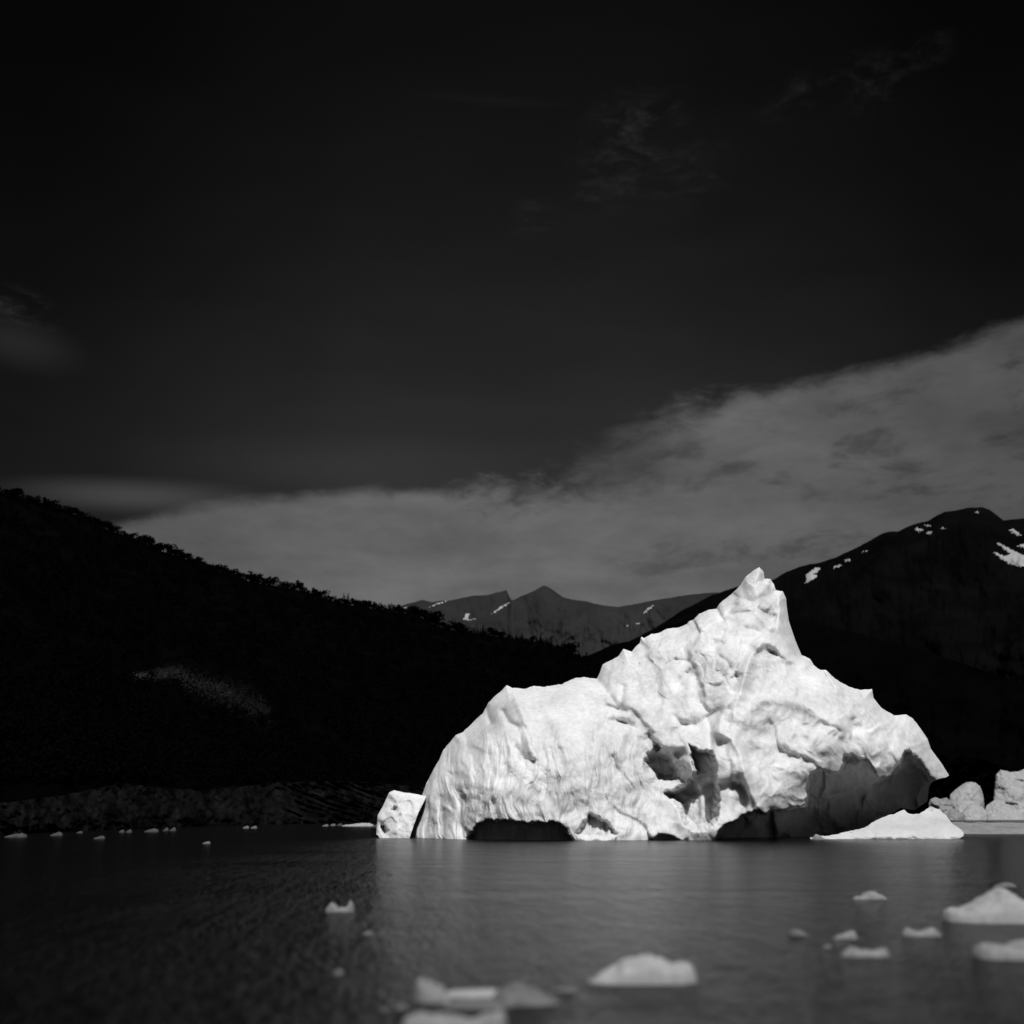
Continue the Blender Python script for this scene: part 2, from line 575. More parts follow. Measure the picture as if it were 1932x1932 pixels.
ctrl = [  # px, py, metres towards the camera
    (763, 1585, 4), (785, 1585, 6), (800, 1500, 4), (840, 1430, 3), (900, 1362, 3), (953, 1295, 4), (1040, 1296, 4), (1100, 1278, 3), (1128, 1270, 2),
    (870, 1585, 15), (860, 1480, 11), (920, 1400, 11), (960, 1350, 10), (930, 1585, 19), (1000, 1585, 21.5), (1000, 1500, 20.5), (1000, 1430, 18), (1010, 1370, 13), (1060, 1330, 8.5),
    (1100, 1585, 21.5), (1100, 1500, 20), (1110, 1420, 17.5), (1120, 1350, 11), (1160, 1560, 20.5), (1160, 1460, 17.5), (1170, 1390, 14),
    (1180, 1230, 1.5), (1180, 1320, 9), (1215, 1200, 1), (1260, 1250, 6), (1230, 1330, 10.5), (1290, 1290, 11), (1210, 1430, 15), (1230, 1585, 19.5), (1280, 1470, 15.5), (1290, 1585, 20.5),
    (1320, 1170, 1), (1360, 1230, 9), (1380, 1140, 2), (1435, 1075, 2), (1440, 1130, 5), (1410, 1180, 7.5), (1400, 1270, 13.5), (1345, 1360, 16.5), (1350, 1430, 20.5), (1360, 1540, 23),
    (1475, 1120, 1), (1490, 1180, 3), (1470, 1240, 9), (1515, 1240, 5), (1460, 1320, 14.5), (1440, 1420, 18), (1430, 1530, 21), (1520, 1400, 16.5), (1520, 1500, 17), (1560, 1320, 13.5),
    (1560, 1265, 9), (1600, 1380, 15), (1640, 1305, 7), (1660, 1370, 11), (1600, 1470, 14.5), (1700, 1440, 9.5), (1710, 1350, 4), (1755, 1415, 3), (1680, 1520, 6), (1785, 1460, 0), (1600, 1560, 10), (1480, 1585, 17),
    (1740, 1500, 2)]
BERG_Y = 182.0


def recess(R, px, py, poly, depth, e0, e1, seed, jag=5.0, tilt=0.0):
    sd = poly_sd(px, py, poly) + jag * fbm(px / 16., py / 16., 4, .55, seed)
    pl = np.asarray(poly)
    y0, y1 = pl[:, 1].min(), pl[:, 1].max()
    tt = np.clip((py - y0) / (y1 - y0), 0, 1)
    e = e0 + (e1 - e0) * tt
    return R - (depth + tilt * tt) * ss(0, 1, sd / e)


def berg_relief(px, py):
    R = rbf(ctrl, px, py)
    xm, zm = px / 12.6, py / 12.6
    tx = np.asarray(top)
    edge = line_d(px, py, top)
    R = R - 3.2 * np.exp(-edge / 10.0) - 2.0 * np.exp(-edge / 34.0)
    # warped coordinates
    wx = xm + 1.2 * fbm(xm / 6, zm / 6, 3, .5, 3)
    wz = zm + 1.2 * fbm(xm / 6 + 5, zm / 6, 3, .5, 4)
    # zone weights
    tip = ss(1180, 1120, py)
    fl = ss(1350, 1430, py) * ss(1290, 1190, px)            # fluted cliff
    crumb = np.exp(-(((px - 1290) / 150) ** 2 + ((py - 1240) / 85) ** 2))   # crumbled upper slope
    right = ss(1340, 1420, px) * ss(1180, 1260, py)
    dome = ss(1200, 1120, px) * ss(1430, 1330, py)
    # chiselled facets at two sizes
    R = R + facets(wx / 6.5, wz / 9.5, 23, 1, 24) * 1.9 * (1 - .75 * dome) * (1 - .4 * right) * (1 - .8 * fl)
    R = R + facets(wx / 2.9 + 3, wz / 3.4, 31) * .5 * (.25 + crumb * .8) * (1 - .6 * dome)
    R = R + facets(wx / 1.1 + 3, wz / 1.4, 41) * .24 * (.1 + crumb * 1.2) * (1 - .8 * dome)
    R = R + tip * .5 * facets(wx / 2.0 + 9, wz / 2.6, 45, 1, 24)
    # vertical flutes running down the left cliff
    warp = 1.4 * fbm(xm / 5, zm / 9, 3, .5, 8)
    R = R + fl * (.62 * fbm((xm + warp) / 1.7, zm / 12, 4, .55, 6) + .07 * fbm((xm + warp) / .7, zm / 7, 3, .5, 7, True))
    # broad swells and fine roughness
    R = R + 1.0 * fbm(xm / 7, zm / 7, 3, .45, 11) * (1 - .5 * dome)
    R = R + right * (.4 * fbm(wx / 5.2, wz / 6.6, 3, .45, 12, True) - .2)
    R = R + .11 * fbm(wx / 1.6, wz / 1.6, 5, .55, 13) * (1 - .45 * dome)
    # ridges and grooves that can be followed in the photograph
    for pts, a, w in [
        (c2([(640, 545), (575, 620), (530, 760), (500, 860), (420, 930), (390, 1010), (385, 1090)]), 1.6, 11),
        (c2([(690, 545), (740, 590), (800, 650), (900, 690)]), 1.5, 9),
        (c2([(390, 1090), (455, 1130), (510, 1230), (550, 1390), (620, 1540)]), 1.3, 9),
        (c2([(600, 370), (660, 430), (690, 460)]), 1.0, 7), (c2([(720, 300), (740, 420), (760, 520), (800, 600)]), .9, 12),
        (c2([(620, 900), (750, 880), (900, 920), (1010, 1010), (1110, 1090)]), .9, 12),
        (c1([(930, 860), (990, 1000), (1050, 1240)]), 1.2, 9), (c1([(1100, 900), (1200, 1080), (1250, 1250)]), .9, 12),
        (c1([(1640, 900), (1600, 1060), (1570, 1200)]), .8, 12), (c1([(1930, 1000), (1850, 1100), (1830, 1160)]), .8, 10)]:
        R = R + a * np.exp(-(line_d(px, py, pts) / w) ** 1.6)
    for pts, a, w in [
        (c1([(1430, 770), (1500, 850), (1560, 940), (1540, 1010), (1640, 1050)]), 2.0, 7), (c1([(760, 940), (785, 1030)]), 1.6, 5), (c1([(865, 965), (900, 1030), (950, 1055)]), 2.2, 6),
        (c1([(1000, 1060), (1030, 1110), (1040, 1160)]), 1.5, 5), (c1([(945, 1180), (980, 1240), (1045, 1262)]), 2.0, 6), (c1([(1525, 1240), (1560, 1330)]), 1.8, 5),
        (c1([(1590, 810), (1570, 950), (1490, 930)]), 1.5, 5), (c1([(490, 1480), (500, 1620), (500, 1735)]), 1.3, 5), (c1([(800, 1500), (830, 1610)]), 1.5, 3.5),
        (c1([(600, 1450), (610, 1640), (620, 1720)]), 1.0, 5), (c1([(1500, 930), (1540, 950), (1600, 960)]), 1.6, 6), (c1([(1510, 1015), (1600, 1030)]), 1.8, 6),
        (c2([(370, 350), (405, 410), (340, 450), (280, 495)]), 1.7, 3.5), (c2([(460, 250), (520, 280), (580, 300), (640, 270), (720, 250)]), .6, 6), (c2([(440, 375), (520, 365), (590, 360)]), 1.1, 4),
        (c2([(405, 410), (450, 350), (480, 320)]), 1.0, 3), (c2([(120, 650), (60, 680), (0, 730)]), 1.2, 4), (c2([(120, 650), (200, 660), (240, 610)]), 1.0, 3.5),
        (c2([(200, 720), (150, 770), (140, 790)]), 2.6, 6), (c2([(380, 630), (430, 660), (445, 700)]), 1.3, 4), (c2([(120, 1000), (150, 1040), (250, 1045), (310, 1000), (380, 960)]), 1.7, 7),
        (c2([(310, 1000), (330, 1060), (330, 1180)]), 1.2, 6), (c2([(240, 760), (260, 900), (310, 960)]), 1.2, 5), (c2([(540, 460), (600, 470), (700, 530)]), 1.0, 5),
        (c2([(1020, 1040), (1080, 1060), (1110, 1085)]), 1.2, 5), (c2([(1130, 870), (1150, 960), (1210, 1060), (1290, 1065)]), 1.0, 9)]:
        R = R - .55 * a * np.exp(-(line_d(px, py, pts) / (w * 1.1)) ** 1.5)
    # soft grey hollows
    for poly, dep, e in [
        (c2([(600, 330), (700, 310), (760, 380), (760, 520), (690, 520), (640, 460)]), 2.4, 16), (c2([(650, 560), (720, 560), (790, 650), (700, 655), (660, 620)]), 2.2, 9),
        (c2([(430, 760), (480, 710), (530, 740), (500, 810)]), 1.8, 8), (c2([(300, 600), (330, 520), (420, 470), (440, 560), (360, 660)]), 1.6, 10),
        (c2([(1150, 880), (1250, 930), (1340, 1080), (1220, 1050)]), 1.8, 14), (c2([(840, 1060), (880, 1030), (930, 1030), (900, 1080)]), 1.2, 7),
        (c2([(560, 760), (900, 800), (960, 900), (700, 960), (560, 900)]), 1.8, 40), (c1([(1740, 620), (1860, 590), (1930, 640), (1900, 760), (1760, 720)]), 1.3, 14),
        (c1([(1660, 1110), (1760, 1060), (1810, 1080), (1760, 1180), (1680, 1180)]), 1.8, 12), (c1([(500, 1300), (560, 1330), (600, 1310), (560, 1390)]), 1.2, 9),
        (c1([(1050, 1270), (1180, 1300), (1160, 1500), (1060, 1480)]), 1.3, 16)]:
        R = recess(R, px, py, poly, dep * .6, e * 1.1, e * 2.4, 50, 3)
    # undercuts that lie in cast shadow
    Rf = R
    # great undercut at the right foot
    R = recess(R, px, py, c2([(1480, 1300), (1530, 1230), (1600, 1290), (1650, 1360), (1720, 1365), (1800, 1370), (1700, 1600), (1300, 1600), (1300, 1400)]), 4.0, 8, 12, 59, 3.0)
    R = recess(R, px, py, c2([(330, 1760), (400, 1650), (470, 1615), (540, 1575), (625, 1550), (660, 1572), (800, 1545), (903, 1520), (908, 1420), (928, 1345), (970, 1298), (1040, 1318),
                              (1100, 1330), (1128, 1280), (1130, 1212), (1200, 1225), (1270, 1240), (1310, 1290), (1350, 1350), (1400, 1335), (1450, 1290), (1500, 1195), (1530, 1190), (1600, 1245),
                              (1650, 1330), (1690, 1370), (1800, 1400), (1800, 1800), (330, 1850)]), 14.0, 4, 8, 60, 3.0, 6)
    # hollow in the middle, split by a pillar
    R = recess(R, px, py, c1([(1690, 1255), (1740, 1200), (1790, 1140), (1830, 1172), (1870, 1165)]) + c2([(40, 1190), (100, 1210), (150, 1260), (190, 1340), (200, 1400), (100, 1425), (40, 1440), (-30, 1400), (-90, 1320)]),
               3.8, 9, 34, 62, 3, 1)
    R = recess(R, px, py, c2([(190, 1150), (260, 1182), (345, 1190), (372, 1300), (392, 1480), (385, 1630), (300, 1690), (235, 1700), (170, 1660), (120, 1540), (60, 1490), (40, 1450), (150, 1400), (225, 1340), (205, 1250)]),
               3.8, 8, 18, 63, 3, 3)
    # wave-cut niche under the left dome and shallower ones beside it
    R = recess(R, px, py, c1([(630, 1760), (660, 1690), (720, 1622), (800, 1606), (900, 1612), (1000, 1626), (1130, 1626), (1170, 1606), (1240, 1652), (1310, 1760), (1310, 1900), (630, 1900)]), 4.5, 7, 9, 64, 4.5)
    R = recess(R, px, py, c1([(1290, 1700), (1380, 1580), (1425, 1580), (1520, 1640), (1560, 1700), (1500, 1740), (1350, 1740)]), 1.6, 5, 12, 65, 3)
    R = recess(R, px, py, c1([(1730, 1745), (1800, 1695), (1860, 1700), (1960, 1745), (1960, 1850), (1730, 1850)]), 2.2, 4, 7, 66, 1.5)
    deep = ss(1.0, 4.0, Rf - R) * (.3 + .7 * ss(1360, 1420, px))
    R = R + deep * (1.2 * facets(wx / 3.4 + 8, wz / 4.6, 71) + .35 * fbm(wx / 2.6, wz / 5.5, 4, .5, 72, True))
    return R


berg = relief_body('iceberg', top, bot, berg_relief, BERG_Y, 26, ICE, 1.35, wig=.9, seed=2)
tag(berg, 'huge bright white iceberg with a pointed peak and dark undercut foot', 'iceberg')

# ---- small arched berg at the left end
arch_top = c1([(98, 1700), (101, 1650), (106, 1590), (140, 1530), (158, 1490), (175, 1452), (205, 1438), (260, 1450), (320, 1458), (372, 1468), (400, 1474)])
arch_bot = c1([(98, 1705), (110, 1712), (150, 1790), (256, 1790), (285, 1790), (300, 1725), (325, 1650), (352, 1575), (380, 1520), (400, 1480)])


def arch_relief(px, py):
    e = line_d(px, py, arch_top)
    R = 3 + 3.0 * ss(690, 760, px) * 0 + 2.5 * np.sqrt(np.clip(e / 40, 0, 1)) + ss(1505, 1590, py) * 2
    xm, zm = px / 12.6, py / 12.6
    R = R + 0.45 * facets(xm / 2.2, zm / 2.4, 77) + .15 * fbm(xm / 1.2, zm / 1.2, 5, .55, 78)
    R = recess(R, px, py, c1([(175, 1560), (200, 1525), (230, 1530), (235, 1570), (205, 1585)]), 1.4, 5, 9, 79, 1)
    R = recess(R, px, py, c1([(118, 1640), (150, 1645), (180, 1680), (160, 1725), (140, 1730), (125, 1690)]), 1.8, 4, 8, 80, 1)
    R = recess(R, px, py, c1([(215, 1610), (240, 1560), (255, 1590), (235, 1640)]), .6, 5, 9, 81, 1)
    return R


o = relief_body('iceberg', arch_top, arch_bot, arch_relief, 182, 9, ICE, 1.2, wig=.5, seed=5)
tag(o, 'small white iceberg with two dark holes beside the left end of the huge one', 'iceberg')

# ---- low snow-white shelf of ice under the right overhang
shelf_top = [(1528, 1580), (1553, 1577), (1575, 1575), (1600, 1568), (1630, 1562), (1658, 1545), (1680, 1537), (1698, 1531), (1706, 1528), (1716, 1536), (1735, 1535), (1755, 1522), (1772, 1527), (1785, 1538), (1795, 1552), (1806, 1560), (1818, 1571)]
shelf_bot = [(c2([(930, 0)])[0][0], 1583), (1600, 1600), (1785, 1600), (1818, 1577)]


def shelf_relief(px, py):
    xm, zm = px / 11.5, py / 11.5
    R = 10 * ss(1525, 1582, py) + .35 * facets(xm / 3, zm / 1.2, 91) + .14 * fbm(xm / 1.6, zm / .9, 5, .5, 92)
    return R


o = relief_body('ice_shelf', shelf_top, shelf_bot, shelf_relief, 179, 12, ICE_SHELF, 1.3, wig=1.6, seed=7)
tag(o, 'low white shelf of ice on the water beneath the overhanging right foot', 'ice shelf')

# ---- broken ice behind the shelf, at the right edge
def lump(name, label, cat, top_, ybase, Y0, amp, mat, thick, seed, group=None, depth=5.0, fac=3.0, wig=.8, step=1.2):
    top_ = [tuple(map(float, p)) for p in top_]
    ytop = min(p[1] for p in top_)
    bot_ = [(top_[0][0], ybase), (top_[-1][0], ybase)]
    W = top_[-1][0] - top_[0][0]

    def rel(px, py):
        e = line_d(px, py, top_)
        side = np.minimum(px - top_[0][0], top_[-1][0] - px)
        R = depth * ss(ytop, ybase, py) + depth * .8 * np.sqrt(np.clip(np.minimum(e, side) / (W * .3), 0, 1))
        xm, zm = px / (2070. / Y0), py / (2070. / Y0)
        return R + amp * facets(xm / fac, zm / fac, seed) + amp * .5 * fbm(xm / fac * 2, zm / fac * 2, 5, .6, seed + 3)
    o = relief_body(name, top_, bot_, rel, Y0, thick, mat, step, wig=wig, seed=seed)
    return tag(o, label, cat, group)


RG = 'broken ice at the right edge'
lump('ice_block', 'rounded pale ice boulder between the dark rock gaps right of the iceberg', 'ice block',
     c4([(1020, 1010), (1040, 900), (1100, 840), (1170, 790), (1230, 752), (1290, 745), (1350, 760), (1400, 800), (1430, 870), (1450, 960), (1452, 1000)]), 1560, 560, 1.0, ICE_SMALL, 14, 101, RG, 8, 8.0)
lump('ice_block', 'tall jagged white ice mass cut by the right frame edge', 'ice block',
     c4([(1560, 1000), (1590, 660), (1650, 600), (1760, 625), (1860, 620), (1932, 590), (2050, 560), (2200, 640), (2330, 760), (2420, 1000)]), 1560, 600, 1.2, ICE_SMALL, 24, 102, RG, 10, 9.0)
lump('ice_block', 'low crumbled ice heap in front of the rounded ice boulder', 'ice block',
     c4([(1170, 1130), (1230, 1060), (1290, 1010), (1360, 1010), (1430, 1050), (1480, 1100), (1500, 1140)]), 1560, 535, 1.2, ICE_SMALL, 10, 103, RG, 6, 7.0)
lump('ice_block', 'low smooth ice heap at the foot of the tall jagged ice mass', 'ice block',
     c4([(1440, 1140), (1480, 1030), (1560, 975), (1640, 960), (1700, 1000), (1760, 1060), (1850, 1075), (1980, 1040), (2200, 1100)]), 1560, 540, 1.2, ICE_SMALL, 10, 104, RG, 6, 7.0)
lump('ice_block', 'small grey ice rubble touching the lower right corner of the iceberg', 'ice block',
     c4([(780, 1010), (800, 955), (860, 930), (930, 950), (1000, 935), (1060, 990), (1100, 1040)]), 1560, 530, 1.8, ICE_VIGNETTED, 10, 105, RG, 5.0, 5.0)
lump('ice_block', 'small dark grey ice lump between the shelf and the rounded boulder', 'ice block',
     c4([(1000, 1150), (1030, 1080), (1080, 1065), (1140, 1110), (1200, 1150)]), 1560, 525, 1.2, ICE_VIGNETTED, 8, 106, RG, 4, 5.0)
lump('ice_floe', 'long thin flat floe running out of the frame at the right waterline', 'ice floe',
     c4([(900, 1270), (1000, 1236), (1180, 1232), (1290, 1245), (1380, 1230), (1500, 1240), (1700, 1236), (1932, 1242), (2300, 1232), (2500, 1290)]), 1580, 214, .3, ICE_VIGNETTED, 14, 107, RG, 6.0, 3.0, .4)

# ------------------------------------------------------------------ terrain
def terrain(name, ridge, base, Yb, Yr, mat, step=3.0, rows=140, amp=60.0, wl=160.0, rw=1.0, seed=0, pw=1.0, kind='structure', label=None, back=1.3):
    """hill whose skyline and waterline are known; metres of depth between them come from Yb (foot) to Yr (ridge)"""
    ridge = np.asarray(ridge, float); base = np.asarray(base, float)
    x0, x1 = ridge[0, 0], ridge[-1, 0]
    nc = int((x1 - x0) / step)
    xs = np.linspace(x0, x1, nc)
    yr = np.interp(xs, ridge[:, 0], ridge[:, 1]) + rw * fbm(xs / 22., xs * 0, 5, .6, seed)
    yb = np.interp(xs, base[:, 0], base[:, 1])
    dep0 = np.interp(xs, *zip(*Yb)); dep1 = np.interp(xs, *zip(*Yr))
    t = np.linspace(0, 1, rows)[:, None]
    py = yb[None] + (yr - yb)[None] * t
    px = np.repeat(xs[None], rows, 0)
    D = dep0[None] + (dep1 - dep0)[None] * t ** pw
    w = np.sin(np.pi * np.clip(t, 0, 1)) ** .7
    D = D + w * amp * 1.6 * fbm(px / wl, py / wl, 5, .5, seed + 1) + w * amp * .4 * fbm(px / (wl * .3), py / (wl * .5), 5, .55, seed + 5)
    D = np.maximum.accumulate(D, 0) * .6 + D * .4
    fx, fy, fz = P(px, py, D)
    V = np.stack([fx, fy, fz], -1)
    k = np.linspace(0, 1, 8)[1:, None]
    last = V[-1][None]
    bk = np.stack([last[..., 0] * (1 + (back - 1) * k), last[..., 1] * (1 + (back - 1) * k), last[..., 2] * (1 - k ** 1.3) - 3 * k], -1)
    sk = V[0][None].copy(); sk[..., 2] -= 6
    V = np.concatenate([sk, V, bk])
    o = mesh_obj(name, V.reshape(-1, 3), grid_faces(len(V), nc, flip=True), mat)
    tag(o, label, None, None, kind)
    return o


left_ridge = [(-900, 640), (-500, 760), (-200, 850), (0, 934), (30, 940), (55, 948), (80, 955), (110, 965), (150, 972), (180, 985), (210, 1003), (250, 1014), (300, 1038), (330, 1048), (370, 1060), (400, 1076), (440, 1082),
              (470, 1097), (520, 1105), (560, 1112), (600, 1122), (640, 1138), (690, 1146), (740, 1153), (790, 1162), (825, 1182), (850, 1188), (900, 1196), (960, 1204), (1020, 1212),
              (1050, 1224), (1085, 1234), (1105, 1245), (1150, 1262), (1300, 1330), (1500, 1420), (1600, 1500)]
left_shore = [(-900, 1600), (-300, 1586), (0, 1574), (250, 1563), (450, 1556), (700, 1551), (900, 1546), (1100, 1541), (1600, 1538)]
wy = lambda v: float(waterY(v))
Yb_left = [(x, wy(y) + 3) for x, y in left_shore]
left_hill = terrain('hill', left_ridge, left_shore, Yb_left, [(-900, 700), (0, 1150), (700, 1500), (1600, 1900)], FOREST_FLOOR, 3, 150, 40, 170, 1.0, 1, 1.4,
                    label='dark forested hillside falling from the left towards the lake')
far_ridge = [(500, 1185), (735, 1151), (750, 1145), (769, 1139), (797, 1132), (816, 1136), (835, 1133), (849, 1133), (871, 1128), (892, 1124), (922, 1122), (942, 1117), (956, 1113), (959, 1121), (965, 1132),
             (969, 1132), (985, 1124), (1007, 1115), (1025, 1105), (1032, 1106), (1046, 1115), (1062, 1127), (1089, 1133), (1106, 1134), (1122, 1139), (1144, 1143), (1166, 1145), (1185, 1142),
             (1207, 1138), (1237, 1132), (1300, 1122), (1345, 1118), (1400, 1118), (1500, 1140), (1700, 1200)]
far_m = terrain('mountain', far_ridge, [(500, 1526), (1700, 1526)], [(500, 4500), (1700, 4500)], [(500, 7500), (1025, 7500), (1700, 7000)], FAR_ROCK, 1.5, 170, 190, 90, .5, 31, 1.0,
                label='grey far mountain with a notched double summit')
right_ridge = [(1150, 1228), (1207, 1200), (1240, 1182), (1290, 1150), (1345, 1122), (1390, 1107), (1458, 1094), (1483, 1079), (1516, 1067), (1540, 1063), (1573, 1053), (1600, 1041), (1636, 1023), (1663, 1007), (1677, 1003), (1693, 1003), (1721, 990), (1754, 981),
               (1767, 973), (1781, 966), (1808, 962), (1825, 958), (1855, 957), (1868, 962), (1885, 975), (1893, 982), (1918, 979), (1932, 978), (2000, 990), (2150, 940), (2400, 900), (3000, 980)]
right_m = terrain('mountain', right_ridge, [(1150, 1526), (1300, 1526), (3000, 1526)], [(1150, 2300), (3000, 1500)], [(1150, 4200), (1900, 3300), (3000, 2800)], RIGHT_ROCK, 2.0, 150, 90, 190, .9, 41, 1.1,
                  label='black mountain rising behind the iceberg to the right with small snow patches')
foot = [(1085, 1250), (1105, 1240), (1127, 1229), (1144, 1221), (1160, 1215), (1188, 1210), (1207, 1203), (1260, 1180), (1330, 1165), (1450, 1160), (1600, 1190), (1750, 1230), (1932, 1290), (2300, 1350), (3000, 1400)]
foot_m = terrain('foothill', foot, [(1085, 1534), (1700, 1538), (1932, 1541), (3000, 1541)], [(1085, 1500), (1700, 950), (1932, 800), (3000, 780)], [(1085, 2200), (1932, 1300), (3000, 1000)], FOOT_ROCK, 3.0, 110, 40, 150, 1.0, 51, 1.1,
                 label='black foothill behind the right half of the iceberg')


def shore_relief(px, py):
    t = ss(1475, 1560, py)
    xm, zm = px / 6.0, py / 6.0
    s = (px - 640) * .55 - (py - 1480) * 1.25 * (1 + .002 * (px - 600))
    strata = fbm(s / 13., (px + py) / 90., 4, .6, 71, True)
    return 14 * t + 1.9 * strata * (.15 + .85 * ss(500, 620, px)) + 1.6 * fbm(xm / 3, zm / 3, 5, .55, 72)


shore_top = [(-500, 1520), (-200, 1512), (0, 1516), (120, 1500), (230, 1478), (300, 1486), (380, 1492), (430, 1486), (520, 1477), (620, 1474), (700, 1476), (760, 1482), (830, 1490), (1000, 1502), (1200, 1512)]
shore_bot = [(-500, 1600), (0, 1582), (250, 1571), (450, 1563), (700, 1557), (1000, 1552), (1200, 1552)]


def var_body(name, top_, bot_, relief, yshore, off, mat, **kw):
    """relief body whose base distance follows a shoreline"""
    ys = np.asarray(yshore, float)
    xx = ys[:, 0]; dd = np.array([wy(v) for v in ys[:, 1]]) + off

    def r(px, py):
        return -np.interp(px, xx, dd) + relief(px, py)
    return relief_body(name, top_, bot_, r, 0.0, 30, mat, **kw)


shore = var_body('rocky_shore', shore_top, shore_bot, shore_relief, left_shore, 6, SHORE_ROCK, step=2.2, rows=60, wig=2.0, seed=8)
tag(shore, 'dark striated rock shore below the forested hill', kind='structure')
rshore_top = [(1690, 1500), (1740, 1440), (1775, 1424), (1800, 1428), (1850, 1430), (1890, 1445), (1932, 1452), (2000, 1440), (2300, 1450), (2600, 1500)]
rshore = relief_body('rocky_shore', rshore_top, [(1690, 1552), (2600, 1552)], lambda px, py: 12 * ss(1430, 1570, py) + 4 * fbm(px / 40., py / 30., 6, .6, 75, True) * 3, 760, 60, FOOT_ROCK, 2.2, rows=60, wig=2.5, seed=9)
tag(rshore, 'black rock shore behind the broken ice at the right', kind='structure')

# ------------------------------------------------------------------ snow patches, draped
def bvh_of(o):
    me = o.data
    return BVHTree.FromPolygons([v.co for v in me.vertices], [tuple(p.vertices) for p in me.polygons])


def drape(parent, bvh, poly, lift, seed, label=None):
    poly = np.asarray(poly, float)
    x0, y0 = poly.min(0) - 2; x1, y1 = poly.max(0) + 2
    st = max(.6, min(1.2, (x1 - x0) / 24))
    gx, gy = np.meshgrid(np.arange(x0, x1, st), np.arange(y0, y1, st))
    sd = poly_sd(gx, gy, poly) + 1.9 * fbm(gx / 4., gy / 2.4, 4, .65, seed)
    idx = {}; V = []
    O = Vector((0, 0, CAM_H))
    for (i, j) in np.argwhere(sd > 0):
        rx, rz = ray(gx[i, j], gy[i, j])
        hit = bvh.ray_cast(O, Vector((float(rx), 1, float(rz))).normalized())
        if hit[0] is None: continue
        nrm = hit[1] if hit[1].dot(Vector((0, -1, .3))) > 0 else -hit[1]
        idx[(i, j)] = len(V)
        V.append(hit[0] + (Vector((0, -.9, .45)) + nrm * .2) * lift * min(1.0, .25 + float(sd[i, j]) / 2))
    Fq = []
    for (i, j) in list(idx):
        k = [(i, j), (i, j + 1), (i + 1, j + 1), (i + 1, j)]
        if all(c in idx for c in k): Fq.append([idx[c] for c in k][::-1])
    if not Fq: return
    o = mesh_obj('snow_patch', V, Fq, SNOW, parent)
    if label: o['label'] = label


def cf(pts): return [(679.2 + x * .2734, 1056.6 + y * .2734) for x, y in pts]
def cr(pts): return [(1403.7 + x * .2734, 905.6 + y * .2734) for x, y in pts]


bf = bvh_of(far_m)
for i, pl in enumerate([
        cf([(475, 335), (490, 318), (540, 298), (590, 283), (635, 278), (600, 292), (545, 308), (500, 328)]),
        cf([(705, 415), (722, 390), (728, 370), (770, 368), (755, 390), (748, 410), (770, 412), (745, 424), (725, 418)]),
        cf([(890, 384), (930, 350), (975, 318), (1030, 292), (1036, 298), (990, 330), (940, 368)]),
        cf([(296, 345), (308, 328), (336, 320), (325, 335)]), cf([(755, 414), (800, 402), (800, 412), (765, 420)]),
        cf([(1825, 462), (1838, 452), (1862, 452), (1850, 462)]), cf([(1893, 448), (1905, 436), (1932, 436), (1925, 446)]),
        c1([(1708, 375), (1722, 352), (1765, 322), (1782, 322), (1755, 345), (1722, 372)])]):
    drape(far_m, bf, pl, 6, 200 + i)
br = bvh_of(right_m)
for i, pl in enumerate([
        cr([(418, 655), (440, 645), (495, 605), (530, 605), (525, 625), (480, 655), (510, 660), (490, 688), (450, 705), (418, 720), (432, 690)]),
        cr([(607, 618), (620, 595), (680, 585), (675, 598), (640, 612)]), cr([(685, 572), (700, 552), (738, 546), (730, 565)]), cr([(805, 505), (820, 494), (852, 488), (845, 498)]),
        cr([(1172, 345), (1190, 330), (1230, 345), (1238, 355), (1205, 365)]), cr([(1252, 378), (1270, 358), (1303, 360), (1295, 378)]), cr([(1345, 338), (1370, 328), (1400, 338), (1380, 346)]),
        cr([(1228, 322), (1245, 312), (1300, 318), (1330, 300), (1335, 306), (1290, 325)]), cr([(1815, 350), (1850, 335), (1895, 365), (1915, 385), (1900, 398), (1850, 372)]),
        cr([(1730, 448), (1750, 434), (1800, 458), (1860, 490), (1940, 530), (2030, 600), (2040, 650), (1960, 615), (1880, 602), (1840, 590), (1790, 565), (1760, 540), (1718, 510), (1728, 498), (1800, 530), (1830, 510)]),
        cr([(1880, 460), (1910, 444), (1990, 450), (2000, 480), (1920, 475)]), cr([(1590, 228), (1610, 218), (1630, 224), (1612, 232)]),
        c2([(18, 402), (30, 375), (62, 335), (82, 335), (60, 365), (40, 390)]), c2([(140, 328), (155, 314), (180, 312), (170, 324)])]):
    drape(right_m, br, pl, 4, 230 + i)

# ------------------------------------------------------------------ trees
random.seed(4)


